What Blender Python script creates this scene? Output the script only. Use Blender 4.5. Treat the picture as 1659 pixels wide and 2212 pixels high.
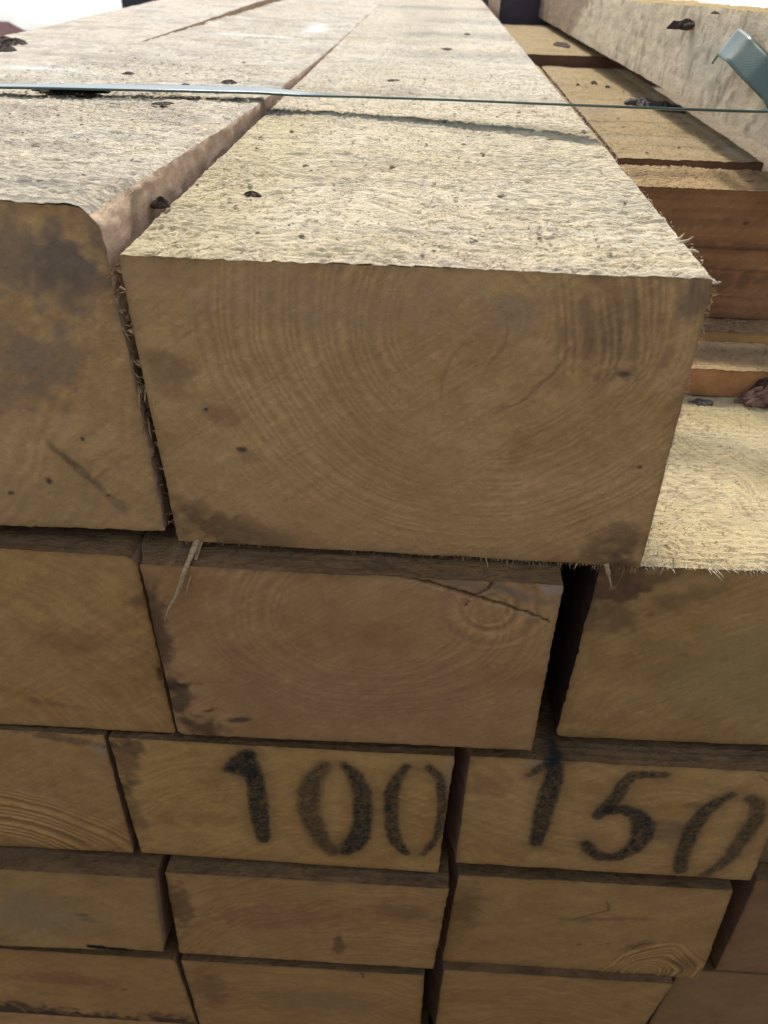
import bpy, math, random
import numpy as np
from mathutils import Matrix, Vector
random.seed(4)
scene = bpy.context.scene
for o in list(bpy.data.objects): bpy.data.objects.remove(o)

# ---------------------------------------------------------------- camera, sky, sun, exposure
TILT = Matrix.Rotation(math.radians(5.3), 4, 'X')     # the stack rises gently towards its far end
cam_d = bpy.data.cameras.new('camera'); cam = bpy.data.objects.new('camera', cam_d)
scene.collection.objects.link(cam)
cam_d.sensor_fit = 'HORIZONTAL'; cam_d.sensor_width = 36; cam_d.lens = 36*1616.64/1659
cam_d.clip_start = .005; cam_d.clip_end = 3000
_R = Matrix.Rotation(.0318049, 4, 'Z') @ Matrix.Rotation(.9139281, 4, 'X') @ Matrix.Rotation(.028475, 4, 'Z')
cam.matrix_world = TILT @ Matrix.Translation((.0754656, -.1871692, .0660141)) @ _R
cam_d.dof.use_dof = True; cam_d.dof.focus_distance = .27; cam_d.dof.aperture_fstop = 30
scene.camera = cam

SUN_EL, SUN_AZ = 60.0, -9.0        # azimuth measured from straight behind the stack (+Y), negative = left
w = bpy.data.worlds.new('World'); scene.world = w; w.use_nodes = True
nt = w.node_tree; nt.nodes.clear()
def N(tree, t, **k):
    n = tree.nodes.new(t)
    for a, b in k.items(): setattr(n, a, b)
    return n
sky = N(nt, 'ShaderNodeTexSky', sky_type='NISHITA'); sky.sun_disc = False
sky.sun_elevation = math.radians(SUN_EL); sky.sun_rotation = math.radians(SUN_AZ)
sky.dust_density = 3.5; sky.air_density = 1.2; sky.ozone_density = 1.0
tc = N(nt, 'ShaderNodeTexCoord'); mp = N(nt, 'ShaderNodeMapping'); mp.inputs['Scale'].default_value = (1, 1, 3.2)
cn = N(nt, 'ShaderNodeTexNoise'); cn.inputs['Scale'].default_value = 3.2; cn.inputs['Detail'].default_value = 6
cr = N(nt, 'ShaderNodeValToRGB'); cr.color_ramp.elements[0].position = .42; cr.color_ramp.elements[1].position = .66
mx = N(nt, 'ShaderNodeMixRGB'); mx.inputs['Color2'].default_value = (8.8, 8.9, 9.0, 1)
mf = N(nt, 'ShaderNodeMath', operation='MULTIPLY'); mf.inputs[1].default_value = .7
bg = N(nt, 'ShaderNodeBackground'); bg.inputs['Strength'].default_value = .13
out = N(nt, 'ShaderNodeOutputWorld')
L = nt.links.new
L(tc.outputs['Generated'], mp.inputs['Vector']); L(mp.outputs[0], cn.inputs['Vector']); L(cn.outputs['Fac'], cr.inputs[0])
L(cr.outputs[0], mf.inputs[0]); L(mf.outputs[0], mx.inputs['Fac']); L(sky.outputs[0], mx.inputs['Color1'])
L(mx.outputs[0], bg.inputs['Color']); L(bg.outputs[0], out.inputs['Surface'])
sd = bpy.data.lights.new('sun', 'SUN'); sun = bpy.data.objects.new('sun', sd); scene.collection.objects.link(sun)
sd.energy = 2.3; sd.angle = math.radians(11); sd.color = (1, .95, .87)
_d = Vector((math.sin(math.radians(SUN_AZ))*math.cos(math.radians(SUN_EL)), math.cos(math.radians(SUN_AZ))*math.cos(math.radians(SUN_EL)), math.sin(math.radians(SUN_EL))))
sun.rotation_euler = (-_d).to_track_quat('-Z', 'Y').to_euler()
vs = scene.view_settings; vs.view_transform = 'Standard'; vs.look = 'None'; vs.gamma = 1; vs.use_curve_mapping = False
vs.exposure = 0.66

# ---------------------------------------------------------------- noise
def _h(i, j, k, s):
    with np.errstate(over='ignore'):
        n = (i.astype(np.int64)*73856093) ^ (j.astype(np.int64)*19349663) ^ (k.astype(np.int64)*83492791) ^ (s*2654435761 & 0x7fffffff)
        n = (n ^ (n >> 13)) & 0x7fffffff
        n = (n*1274126177) & 0x7fffffff
        n = (n ^ (n >> 16)) & 0x7fffffff
        n = (n*668265263) & 0x7fffffff
        n = n ^ (n >> 15)
    return (n & 0xffff)/65535.0
def vn(x, y, z, s=0):
    x, y, z = np.broadcast_arrays(np.asarray(x, float), np.asarray(y, float), np.asarray(z, float))
    i, j, k = np.floor(x), np.floor(y), np.floor(z)
    u, v, w_ = x-i, y-j, z-k
    u = u*u*(3-2*u); v = v*v*(3-2*v); w_ = w_*w_*(3-2*w_)
    i, j, k = i.astype(np.int64), j.astype(np.int64), k.astype(np.int64)
    r = 0
    for a in (0, 1):
        for b in (0, 1):
            for c in (0, 1):
                r = r + _h(i+a, j+b, k+c, s)*(u if a else 1-u)*(v if b else 1-v)*(w_ if c else 1-w_)
    return r                                    # 0..1
def fbm(x, y, z, s=0, o=3):
    r, a, t = 0, 1.0, 0
    for q in range(o):
        r = r + a*vn(x*2**q, y*2**q, z*2**q, s+q*7); t += a; a *= .5
    return r/t
def smooth(a, b, x):
    t = np.clip((x-a)/(b-a), 0, 1); return t*t*(3-2*t)

# ---------------------------------------------------------------- materials
def wood_material(name, bump_mm, scale, stretch, fine, rough=.82, var=.10):
    m = bpy.data.materials.new(name); m.use_nodes = True; t = m.node_tree; t.nodes.clear(); l = t.links.new
    o = N(t, 'ShaderNodeOutputMaterial'); b = N(t, 'ShaderNodeBsdfPrincipled')
    b.inputs['Roughness'].default_value = rough; b.inputs['Specular IOR Level'].default_value = .25
    at = N(t, 'ShaderNodeAttribute', attribute_name='tint')
    tc = N(t, 'ShaderNodeTexCoord'); mp = N(t, 'ShaderNodeMapping'); mp.inputs['Scale'].default_value = stretch
    n1 = N(t, 'ShaderNodeTexNoise'); n1.inputs['Scale'].default_value = scale; n1.inputs['Detail'].default_value = 4; n1.inputs['Roughness'].default_value = .62; n1.inputs['Distortion'].default_value = .25
    n2 = N(t, 'ShaderNodeTexNoise'); n2.inputs['Scale'].default_value = fine; n2.inputs['Detail'].default_value = 3; n2.inputs['Roughness'].default_value = .7
    l(tc.outputs['Object'], mp.inputs['Vector']); l(mp.outputs[0], n1.inputs['Vector']); l(tc.outputs['Object'], n2.inputs['Vector'])
    r1 = N(t, 'ShaderNodeMapRange'); r1.inputs['From Min'].default_value = .3; r1.inputs['From Max'].default_value = .7
    r1.inputs['To Min'].default_value = 1-var; r1.inputs['To Max'].default_value = 1+var; l(n2.outputs['Fac'], r1.inputs['Value'])
    r2 = N(t, 'ShaderNodeMapRange'); r2.inputs['From Min'].default_value = .3; r2.inputs['From Max'].default_value = .7
    r2.inputs['To Min'].default_value = 1-var; r2.inputs['To Max'].default_value = 1+var*.6; l(n1.outputs['Fac'], r2.inputs['Value'])
    mu = N(t, 'ShaderNodeMath', operation='MULTIPLY'); l(r1.outputs[0], mu.inputs[0]); l(r2.outputs[0], mu.inputs[1])
    vm = N(t, 'ShaderNodeVectorMath', operation='SCALE'); l(at.outputs['Color'], vm.inputs[0]); l(mu.outputs[0], vm.inputs['Scale'])
    l(vm.outputs[0], b.inputs['Base Color'])
    ad = N(t, 'ShaderNodeMath', operation='MULTIPLY_ADD'); ad.inputs[1].default_value = .45; l(n2.outputs['Fac'], ad.inputs[0]); l(n1.outputs['Fac'], ad.inputs[2])
    bp = N(t, 'ShaderNodeBump'); bp.inputs['Strength'].default_value = 1; bp.inputs['Distance'].default_value = bump_mm/1000
    l(ad.outputs[0], bp.inputs['Height']); l(bp.outputs[0], b.inputs['Normal']); l(b.outputs[0], o.inputs['Surface'])
    return m
M_TOP = wood_material('rough sawn wood', 1.5, 900, (.22, 1.0, 1), 2000, .85, .12)
M_END = wood_material('end grain', .22, 1500, (1, 1, 1), 3200, .8, .09)
M_SIDE = wood_material('side grain', .5, 500, (.35, .5, 1), 1400, .8, .10)
MATS = [M_TOP, M_END, M_SIDE]
def plain(name, col, rough=.6, bump=0, scale=400, var=.25, spec=.4, metal=0):
    m = bpy.data.materials.new(name); m.use_nodes = True; t = m.node_tree; b = t.nodes['Principled BSDF']; l = t.links.new
    b.inputs['Roughness'].default_value = rough; b.inputs['Specular IOR Level'].default_value = spec; b.inputs['Metallic'].default_value = metal
    tc = N(t, 'ShaderNodeTexCoord'); n = N(t, 'ShaderNodeTexNoise'); n.inputs['Scale'].default_value = scale; n.inputs['Detail'].default_value = 5
    l(tc.outputs['Object'], n.inputs['Vector'])
    r = N(t, 'ShaderNodeValToRGB'); r.color_ramp.elements[0].position = .3; r.color_ramp.elements[1].position = .7
    r.color_ramp.elements[0].color = tuple(c*(1-var) for c in col)+(1,); r.color_ramp.elements[1].color = tuple(min(1, c*(1+var)) for c in col)+(1,)
    l(n.outputs['Fac'], r.inputs[0]); l(r.outputs[0], b.inputs['Base Color'])
    if bump:
        bp = N(t, 'ShaderNodeBump'); bp.inputs['Distance'].default_value = bump; l(n.outputs['Fac'], bp.inputs['Height']); l(bp.outputs[0], b.inputs['Normal'])
    return m
M_BARK = plain('bark', (.045, .028, .02), .9, .0012, 500, .6)
M_BARKR = plain('reddish bark', (.20, .115, .085), .85, .0015, 350, .6)
M_FIB = plain('wood fibre', (.46, .32, .17), .8, 0, 900, .3)
M_FIBP = plain('pale wood fibre', (.62, .52, .35), .8, 0, 900, .25)

# ---------------------------------------------------------------- object helpers
def tag(o, label=None, cat=None, group=None, kind=None):
    if label: o['label'] = label
    if cat: o['category'] = cat
    if group: o['group'] = group
    if kind: o['kind'] = kind
    return o
def make(name, V, F, mats, loc=(0, 0, 0), parent=None, tint=None, mi=None, smooth_=True, tilt=True):
    """V in stack coordinates (metres), F quads/tris; placed with its origin at loc."""
    me = bpy.data.meshes.new(name); V = np.asarray(V, float)-np.array(loc)
    F = list(F) if not isinstance(F, np.ndarray) else F
    if isinstance(F, np.ndarray):
        k = F.shape[1]; me.vertices.add(len(V)); me.vertices.foreach_set('co', V.ravel())
        me.loops.add(F.size); me.loops.foreach_set('vertex_index', F.ravel().astype(np.int32))
        me.polygons.add(len(F)); me.polygons.foreach_set('loop_start', np.arange(0, F.size, k, dtype=np.int32))
        me.update(calc_edges=True)
    else: me.from_pydata([tuple(v) for v in V], [], F)
    for m in mats: me.materials.append(m)
    if mi is not None: me.polygons.foreach_set('material_index', np.asarray(mi, np.int32))
    me.polygons.foreach_set('use_smooth', np.full(len(me.polygons), smooth_))
    if tint is not None:
        a = me.color_attributes.new('tint', 'FLOAT_COLOR', 'POINT'); a.data.foreach_set('color', np.c_[tint, np.ones(len(tint))].ravel())
    me.validate(); me.update()
    o = bpy.data.objects.new(name, me); scene.collection.objects.link(o)
    if parent is None:
        o.matrix_world = (TILT if tilt else Matrix.Identity(4)) @ Matrix.Translation(loc)
    else:
        o.parent = parent; o.matrix_parent_inverse = Matrix.Identity(4)
        o.matrix_basis = Matrix.Translation(Vector(loc)-Vector(parent['_loc'])) if '_loc' in parent else Matrix.Translation(loc)
    return o

# colours (linear base colours)
TOPC = np.array([.70, .60, .41]); ENDC = np.array([.62, .365, .148]); SIDEC = np.array([.34, .225, .14])

def seg_dist(x, z, pts):
    """distance to a polyline whose points carry a radius: returns min(d - r) in mm"""
    best = np.full(x.shape, 1e9)
    for (x0, z0, r0), (x1, z1, r1) in zip(pts[:-1], pts[1:]):
        dx, dz = x1-x0, z1-z0; t = np.clip(((x-x0)*dx+(z-z0)*dz)/(dx*dx+dz*dz+1e-9), 0, 1)
        d = np.hypot(x-x0-t*dx, z-z0-t*dz)-(r0+t*(r1-r0)); best = np.minimum(best, d)
    return best

def grid(nu, nv, off):
    a = np.arange(nu*nv).reshape(nv, nu)+off
    return np.stack([a[:-1, :-1], a[:-1, 1:], a[1:, 1:], a[1:, :-1]], -1).reshape(-1, 4)

def beam(label, TL, TR, BR, BL, y0, length, res=.0008, seed=1, end=None, top=None, side=None, back=(0, 0, 0, 0),
         chL=(0, 0), chR=(0, 0), rnd=(.0006, .0006, .0006, .0006), ysteps=None, zfun=None, xfunL=None, xfunR=None, group=None,
         fuzz=.00035, endc=None, topc=None, sidec=None, toprot=False, cat='timber', name='timber', yslant=0.0, coarse=1.0, rag=1.0, ends=True):
    """One sawn timber. Corners (x,z) of the near end in mm; y0 in mm; length in m."""
    c = {k: np.array(v, float)/1000 for k, v in dict(TL=TL, TR=TR, BR=BR, BL=BL).items()}; y0 = y0/1000
    wd = c['TR'][0]-c['TL'][0]; ht = c['TL'][1]-c['BL'][1]
    nx = max(6, int(wd/res)); nz = max(6, int(ht/res)); g = .14 if ysteps is None else ysteps
    r0 = res*.85*coarse; ny = int(g/r0*math.log(1+length/g))
    yy = g*(np.exp(np.arange(ny+1)/ny*math.log(1+length/g))-1)
    P, F, K, MI = [], [], [], []
    def xz(u, v, y):
        # u 0..1 left-right, v 0..1 top-bottom
        x = (1-u)*(1-v)*c['TL'][0]+u*(1-v)*c['TR'][0]+u*v*c['BR'][0]+(1-u)*v*c['BL'][0]
        z = (1-u)*(1-v)*c['TL'][1]+u*(1-v)*c['TR'][1]+u*v*c['BR'][1]+(1-u)*v*c['BL'][1]
        x = x+(back[0]*(1-u)+back[1]*u)*y
        if zfun is not None: z = z+(1-v)*zfun(u, y)
        if chL[1]: x = x-(1-u)*chL[0]/1000*smooth(0, chL[1]/1000, y)
        if chR[1]: x = x+u*chR[0]/1000*smooth(0, chR[1]/1000, y)
        return x, z
    off = 0
    def patch(u, v, y, kind, nu, nv):
        nonlocal off
        x, z = xz(u, v, y); yw = y0+y+yslant*(x-c['TL'][0])*np.clip(1-y/.05, 0, 1)
        # round the four long edges
        W, H = wd, ht; du, dv = u*W, v*H
        for k, (eu, ev) in enumerate(((0, 0), (1, 0), (1, 1), (0, 1))):
            r = np.maximum(rnd[k]*(1-.88*smooth(.008, .05, y)), .0005); a = du if eu == 0 else W-du; b = dv if ev == 0 else H-dv
            m = (a < r) & (b < r)
            mm = np.maximum(np.abs(a-r), np.abs(b-r)); nn = np.hypot(a-r, b-r)+1e-12
            s = np.where(m, mm/nn, 1)
            na, nb = r+(a-r)*s, r+(b-r)*s
            x = x+np.where(m, (na-a)*(1 if eu == 0 else -1), 0); z = z-np.where(m, (nb-b)*(1 if ev == 0 else -1), 0)
        P.append(np.stack([x, yw, z], -1).reshape(-1, 3)); F.append(grid(nu, nv, off)); off += nu*nv
        K.append(np.full(nu*nv, {'top': 0, 'end': 1, 'left': 2, 'right': 3, 'bot': 4, 'back': 5}[kind]))
        MI.append(np.full((nu-1)*(nv-1), {'top': 0, 'end': 1, 'left': 2, 'right': 2, 'bot': 2, 'back': 1}[kind]))
        UV.append(np.stack([np.broadcast_to(u, (nv, nu)), np.broadcast_to(v, (nv, nu)), np.broadcast_to(y, (nv, nu))], -1).reshape(-1, 3))
    UV = []
    U = np.linspace(0, 1, nx+1); Vv = np.linspace(0, 1, nz+1)
    yc = yy[::2] if len(yy[::2]) and yy[::2][-1] == yy[-1] else np.append(yy[::2], yy[-1])
    a, b = np.meshgrid(U, yy); patch(a, 0*a, b, 'top', nx+1, len(yy))
    a, b = np.meshgrid(U, Vv[::-1]); patch(a, b, 0*a, 'end', nx+1, nz+1)
    vs_ = Vv[::2] if nz % 2 == 0 else np.append(Vv[::2], 1.0)
    a, b = np.meshgrid(vs_, yc); patch(0*a, a, b, 'left', len(vs_), len(yc))
    a, b = np.meshgrid(vs_[::-1], yc); patch(0*a+1, a, b, 'right', len(vs_), len(yc))
    a, b = np.meshgrid(U[::-1], yc[::3] if yc[::3][-1] == yc[-1] else np.append(yc[::3], yc[-1])); patch(a, 0*a+1, b, 'bot', nx+1, a.shape[0])
    a, b = np.meshgrid(np.linspace(1, 0, 6), np.linspace(1, 0, 6)); patch(a, b, 0*a+length, 'back', 6, 6)
    P = np.concatenate(P); K = np.concatenate(K); UV = np.concatenate(UV); F = np.concatenate(F); MI = np.concatenate(MI)
    X, Y, Z = P[:, 0]*1000, P[:, 1]*1000, P[:, 2]*1000
    # continuous raggedness
    near = np.clip(1.6-(Y-y0*1000)/900, .3, 1)
    for ax in range(3):
        P[:, ax] += rag*(1 if ax != 1 else .3)*(.0009*(fbm(X/14, Y/22, Z/14, seed*13+ax, 2)-.5)+.0005*(vn(X/1.9, Y/2.6, Z/1.9, seed*17+ax)-.5)*near)
    u, v, yl = UV.T; tint = np.zeros_like(P)
    eu = np.minimum(u, 1-u)*wd; ev = np.minimum(v, 1-v)*ht
    # --- top: fuzzy rough-sawn surface
    m = K == 0; x_, y_ = X[m], Y[m]
    if toprot: x_, y_ = y_, x_
    wx = 5*(fbm(x_/9, y_/9, seed, 3, 2)-.5); wy = 5*(fbm(x_/7, y_/7, seed, 5, 2)-.5)
    ang = np.radians(6+30*(1-smooth(.1, .75, u[m]))*(.6+.8*fbm(x_/30, y_/30, 0, seed+4, 2)))
    al_, ac_ = (x_+wx)*np.cos(ang)+(y_+wy)*np.sin(ang), -(x_+wx)*np.sin(ang)+(y_+wy)*np.cos(ang)
    f1 = vn(al_/5.5, ac_/.95, 0, seed+31); f2 = vn(al_/2.2+ac_/3, ac_/.85, 3, seed+37)
    f3 = 1-np.abs(2*vn(al_/7, ac_/1.9, 1, seed+41)-1)
    f4 = np.abs(2*vn(al_/7, ac_/1.5, 5, seed+43)-1)                  # thin crevices where this nears 0
    saw = .5+.5*np.sin((y_+3*fbm(x_/40, y_/18, 0, seed+3, 2))*2*math.pi/3.2)
    sawm = smooth(.42, .62, fbm(x_/60, y_/30, 0, seed+51, 2))
    h = .75*f1+.45*f2+.25*f3-.5*np.exp(-(f4/.16)**2)+.75*saw*sawm+.55*fbm(x_/22, y_/12, 0, seed+61, 2)
    edge_f = smooth(0, .0015, np.minimum(eu[m], yl[m]+.0006))
    P[m, 2] += (h-.95)*fuzz*2.0*edge_f
    tcl = TOPC if topc is None else np.array(topc)
    shade = (.93+.30*(f1*.5+f2*.5-.5))*(1-.30*np.exp(-(f4/.15)**2)*smooth(.25, .55, fbm(x_/8, y_/8, 0, seed+45, 2)))
    big = fbm(x_/45, y_/16, 0, seed+71, 3); gp = smooth(.55, .72, fbm(x_/30, y_/9, 0, seed+81, 3))
    speck = smooth(.74, .84, vn((x_+wx)/2.4, (y_+wy)/1.5, 0, seed+91))*smooth(.45, .6, fbm(x_/25, y_/25, 0, seed+95, 2))
    t = tcl[None, :]*shade[:, None]
    t = t*(1-.16*(big-.5)[:, None]*np.array([.6, 1, 1.8]))
    t = t*(1-gp[:, None]*np.array([.12, .11, .08])); t = t*(1-speck[:, None]*np.array([.12, .15, .18]))
    if top is not None: t = top(X[m], Y[m], t)
    tint[m] = np.clip(t, .01, .95)
    # --- end grain
    m = K == 1; x_, z_ = X[m], Z[m]
    t = np.tile(ENDC if endc is None else np.array(endc), (m.sum(), 1))
    b1 = fbm(x_/22, z_/18, seed, 11, 3); b2 = fbm(x_/6, z_/5, seed, 19, 3); b3 = vn(x_/1.1, z_/1.1, seed, 23)
    t = t*(1+.38*(b1-.5)[:, None]*np.array([.8, 1, 1.25])+.26*(b2-.5)[:, None]+.14*(b3-.5)[:, None])
    sl = vn((x_*.8+z_*.6)/50, (x_*.6-z_*.8)/.8, seed, 27)-.5; dep = .06*(b2-.5)+.12*(b3-.5)+.10*sl; t = t*(1+.12*sl)[:, None]
    hair = smooth(.60, .8, vn(x_/.9+z_/7, z_/3.5, seed, 29)); dep = dep+.12*hair
    if end is not None: t, dep = end(x_, z_, t, dep, seed)
    edge_e = smooth(0, .001, np.minimum(eu[m], ev[m]))
    P[m, 1] -= dep*.001*edge_e
    dk = np.exp(-np.minimum(eu[m], ev[m])*1000/1.1)*(.25+.5*vn(x_/5, z_/5, seed, 33)); t = t*(1-dk[:, None]*.6)
    tint[m] = np.clip(t, .008, .9)
    # --- sides, bottom, back
    m = K >= 2; x_, y_, z_ = X[m], Y[m], Z[m]
    sc = SIDEC if sidec is None else np.array(sidec)
    g1 = fbm(y_/60, z_/3.5, x_/40, seed+5, 3); g2 = fbm(y_/9, z_/9, x_/9, seed+9, 3)
    t = sc[None, :]*(1+.5*(g1-.5)+.5*(g2-.5))[:, None]
    if side is not None: t = side(x_, y_, z_, K[m], t)
    tint[m] = np.clip(t, .01, .9)
    m2 = (K == 2) | (K == 3); sgn = np.where(K == 3, 1, -1)
    gg = fbm(Y/5, Z/2.2, X/20, seed+15, 3)-.5
    P[m2, 0] += (sgn*gg*(.0018 if getattr(side, "__name__", "") == "side_l1" else .0007)*smooth(0, .0015, np.minimum(ev, yl+.0005)))[m2]
    loc = (float(c['BL'][0]+c['BR'][0])/2, y0, float(c['BL'][1]))
    o = make(name, P, F.astype(np.int32), MATS, loc, None, tint, MI)
    o['_loc'] = loc
    tag(o, label, cat, group)
    return o

# fibres: tapered slivers
def fibres(name, parent, base, dirs, length, width, mat, seed=0, kind=None, curl=.3, label=None):
    rs = np.random.RandomState(seed); base = np.asarray(base, float); n = len(base)
    dirs = np.asarray(dirs, float); dirs /= np.linalg.norm(dirs, axis=1)[:, None]
    length = np.broadcast_to(length, (n,)); width = np.broadcast_to(width, (n,))
    rnd_ = rs.normal(size=(n, 3)); side = np.cross(dirs, rnd_); side /= np.linalg.norm(side, axis=1)[:, None]+1e-9
    bend = np.cross(side, dirs)*curl*rs.uniform(-1, 1, (n, 1))
    V = []; 
    for k, (t, wk) in enumerate(((0, 1), (.35, .85), (.7, .5), (1, .08))):
        c = base+dirs*(length*t)[:, None]+bend*(length*t*t)[:, None]
        V.append(c-side*(width*wk/2)[:, None]); V.append(c+side*(width*wk/2)[:, None])
        V.append(c+np.cross(side, dirs)*(width*wk*.45)[:, None])
    V = np.stack(V, 1).reshape(-1, 3); F = []
    b = np.arange(n)[:, None]*12
    for k in range(3):
        for p, q in ((0, 1), (1, 2), (2, 0)):
            F.append(np.concatenate([b+3*k+p, b+3*k+q, b+3*k+3+q, b+3*k+3+p], 1))
    F = np.concatenate(F)
    o = make(name, V-np.array(parent['_loc']), F.astype(np.int32), [mat], (0, 0, 0), None)
    o.parent = parent; o.matrix_parent_inverse = Matrix.Identity(4); o.matrix_basis = Matrix.Identity(4)
    if kind: o['kind'] = kind
    if label: o['label'] = label
    return o

def spec(rings=(), blobs=(), lines=(), cracks=(), paint=()):
    def f(x, z, t, dep, seed):
        for (cx, cz, sp, ex, stren, rmin, rmax, warp, *zlo) in rings:
            wx = warp*(fbm(x/22, z/22, seed, 43, 2)-.5)*2
            r = np.hypot((x-cx)/ex, z-cz)+wx
            ph = r/sp; ph = ph+.35*np.sin(ph*1.7+seed)
            ring = .5+.5*np.cos(ph*2*math.pi)
            msk = smooth(rmin, rmin+4, r)*(1-smooth(rmax-18, rmax, r))*smooth(.12, .55, fbm(x/30, z/24, seed, 47, 2))
            if zlo: msk = msk*smooth(zlo[0]-6, zlo[0]+6, z+3*(vn(x/4, z/4, 0, 5)-.5))
            t = t*(1+stren*(ring-.5)*msk*.55)[:, None]; dep = dep+stren*ring*msk*.32
        for (cx, cz, rx, rz, col, al, ang) in blobs:
            ca, sa = math.cos(ang), math.sin(ang); dx, dz = x-cx, z-cz
            a, b = (dx*ca+dz*sa)/rx, (-dx*sa+dz*ca)/rz
            n = (fbm(x/4, z/4, seed, 53, 3)-.5)*1.3
            k = (1-smooth(.35, 1.25, np.hypot(a, b)+n))*al
            t = t*(1-k)[:, None]+np.array(col)[None, :]*k[:, None]
        for (pts, col, al) in lines:
            d = seg_dist(x+1.2*(fbm(x/3, z/3, seed, 57, 2)-.5), z+1.2*(fbm(x/3, z/3, seed, 59, 2)-.5), pts)
            k = (1-smooth(-.2, .5, d))*al; t = t*(1-k)[:, None]+np.array(col)[None, :]*k[:, None]
        for pts in cracks:
            d = seg_dist(x+1.6*(fbm(x/2.5, z/2.5, seed, 61, 3)-.5), z+1.6*(fbm(x/2.5, z/2.5, seed, 63, 3)-.5), pts)
            k = 1-smooth(-.3, .35, d); dep = dep-k*1.6; t = t*(1-.75*k)[:, None]
        if paint: t = paint_on(x, z, t)
        return t, dep
    def paint_on(x, z, t):
        cov = np.zeros_like(x)
        for s, soft, al in paint:
            d = seg_dist(x+.7*(fbm(x/2.5, z/2.5, 0, 71, 2)-.5), z+.7*(fbm(x/2, z/2, 0, 73, 2)-.5), [(a, b, r*1.05) for a, b, r in s])
            grain = .88+.24*(fbm(x/.9, z/.9, 0, 77, 2)-.5)*2
            core = (1-smooth(-1.2, soft, d))*al*grain; halo = .28*(1-smooth(-1, 7, d))*al
            cov = 1-(1-cov)*(1-np.clip(np.maximum(core, halo), 0, .97)*(1-.15*smooth(.5, .75, fbm(x/1.6, z/3.2, 0, 79, 3))))
        return t*(1-cov)[:, None]+np.array(PAINT)[None, :]*cov[:, None]
    f.paint = paint_on
    return f
PAINT = (.010, .020, .021)
DK = (.10, .058, .035); DK2 = (.05, .032, .028); RB = (.17, .095, .05); OL = (.36, .27, .12); PALE = (.5, .42, .32); GR = (.26, .20, .145)

# ================================================================ THE STACK
G1 = 'sawn timbers of the strapped stack'
# --- front timber of the top row
end_main = spec(
    rings=[(96, -14, 2.45, 1.0, .40, 3, 88, 1.5), (30, -30, 2.7, 1.0, 1.1, 84, 116, 1.4, -27)],
    blobs=[(8, -33, 8, 7, DK, .42, .3), (4, -27, 6, 3, DK, .3, 0), (22, -46, 7, 4, DK, .3, -.3), (30, -60, 5, 2.5, RB, .3, 0), (128, -15, 15, 17, RB, .42, .1), (101, -12, 7, 6, GR, .3, 0),
           (20, -90, 26, 8, DK, .6, -.25), (10, -82, 10, 7, RB, .4, -.5), (143, -88, 13, 9, DK, .7, .5), (147, -94, 6, 5, DK2, .6, 0), (145, -57, 1.2, .9, DK2, .8, 0),
           (26, -57, 1.5, 1, DK2, .8, 0), (17, -44, .7, .6, DK2, .9, 0), (85, -85, 60, 12, (.64, .385, .15), .5, 0), (50, -10, 60, 9, (.50, .33, .18), .4, 0), (147, -6, 5, 6, (.14, .10, .08), .6, 0),
           (70, -60, 30, 14, (.58, .35, .14), .4, 0), (133, -27, 2, 1, DK2, .7, 0)],
    lines=[([(100.8, -12.9, .2), (100.5, -20.1, .4), (96.2, -26.4, .2)], DK, .25), ([(118, -20, .05), (116.3, -24.7, .2), (113.7, -29.7, .25), (106.5, -37.3, .2), (100, -41, .05)], DK, .38), ([(93, -19.6, .0), (89.3, -20.6, .1), (87, -24, .1), (85.4, -28, .15), (84.6, -33, .15), (84, -38, .0)], DK, .3)],
    )
def top_main(x, y, t):
    xl = x-(y*.02)
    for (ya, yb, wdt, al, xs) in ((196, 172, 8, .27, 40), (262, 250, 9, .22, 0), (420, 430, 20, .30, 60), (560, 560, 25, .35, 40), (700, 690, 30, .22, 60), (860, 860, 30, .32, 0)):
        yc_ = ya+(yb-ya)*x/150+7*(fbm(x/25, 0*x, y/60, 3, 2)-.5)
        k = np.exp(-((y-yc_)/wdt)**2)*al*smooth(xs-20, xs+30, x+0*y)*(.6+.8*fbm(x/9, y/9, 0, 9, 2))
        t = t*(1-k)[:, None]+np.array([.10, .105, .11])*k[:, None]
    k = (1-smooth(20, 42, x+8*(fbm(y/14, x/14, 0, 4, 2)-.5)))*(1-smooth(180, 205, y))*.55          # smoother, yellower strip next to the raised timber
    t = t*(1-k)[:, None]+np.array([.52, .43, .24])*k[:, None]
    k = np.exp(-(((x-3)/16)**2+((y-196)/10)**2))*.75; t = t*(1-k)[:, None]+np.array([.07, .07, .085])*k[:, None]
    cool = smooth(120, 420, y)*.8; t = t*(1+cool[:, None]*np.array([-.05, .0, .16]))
    k = np.exp(-(((x-95)/14)**2+((y-4)/5)**2))*.3; t = t*(1-k)[:, None]+np.array([.4, .24, .2])*k[:, None]
    return t
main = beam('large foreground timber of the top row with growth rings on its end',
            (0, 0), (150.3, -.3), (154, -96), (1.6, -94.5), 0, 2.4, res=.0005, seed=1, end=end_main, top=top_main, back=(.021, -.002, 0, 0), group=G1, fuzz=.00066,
            sidec=(.42, .30, .19), rag=.6)

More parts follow.
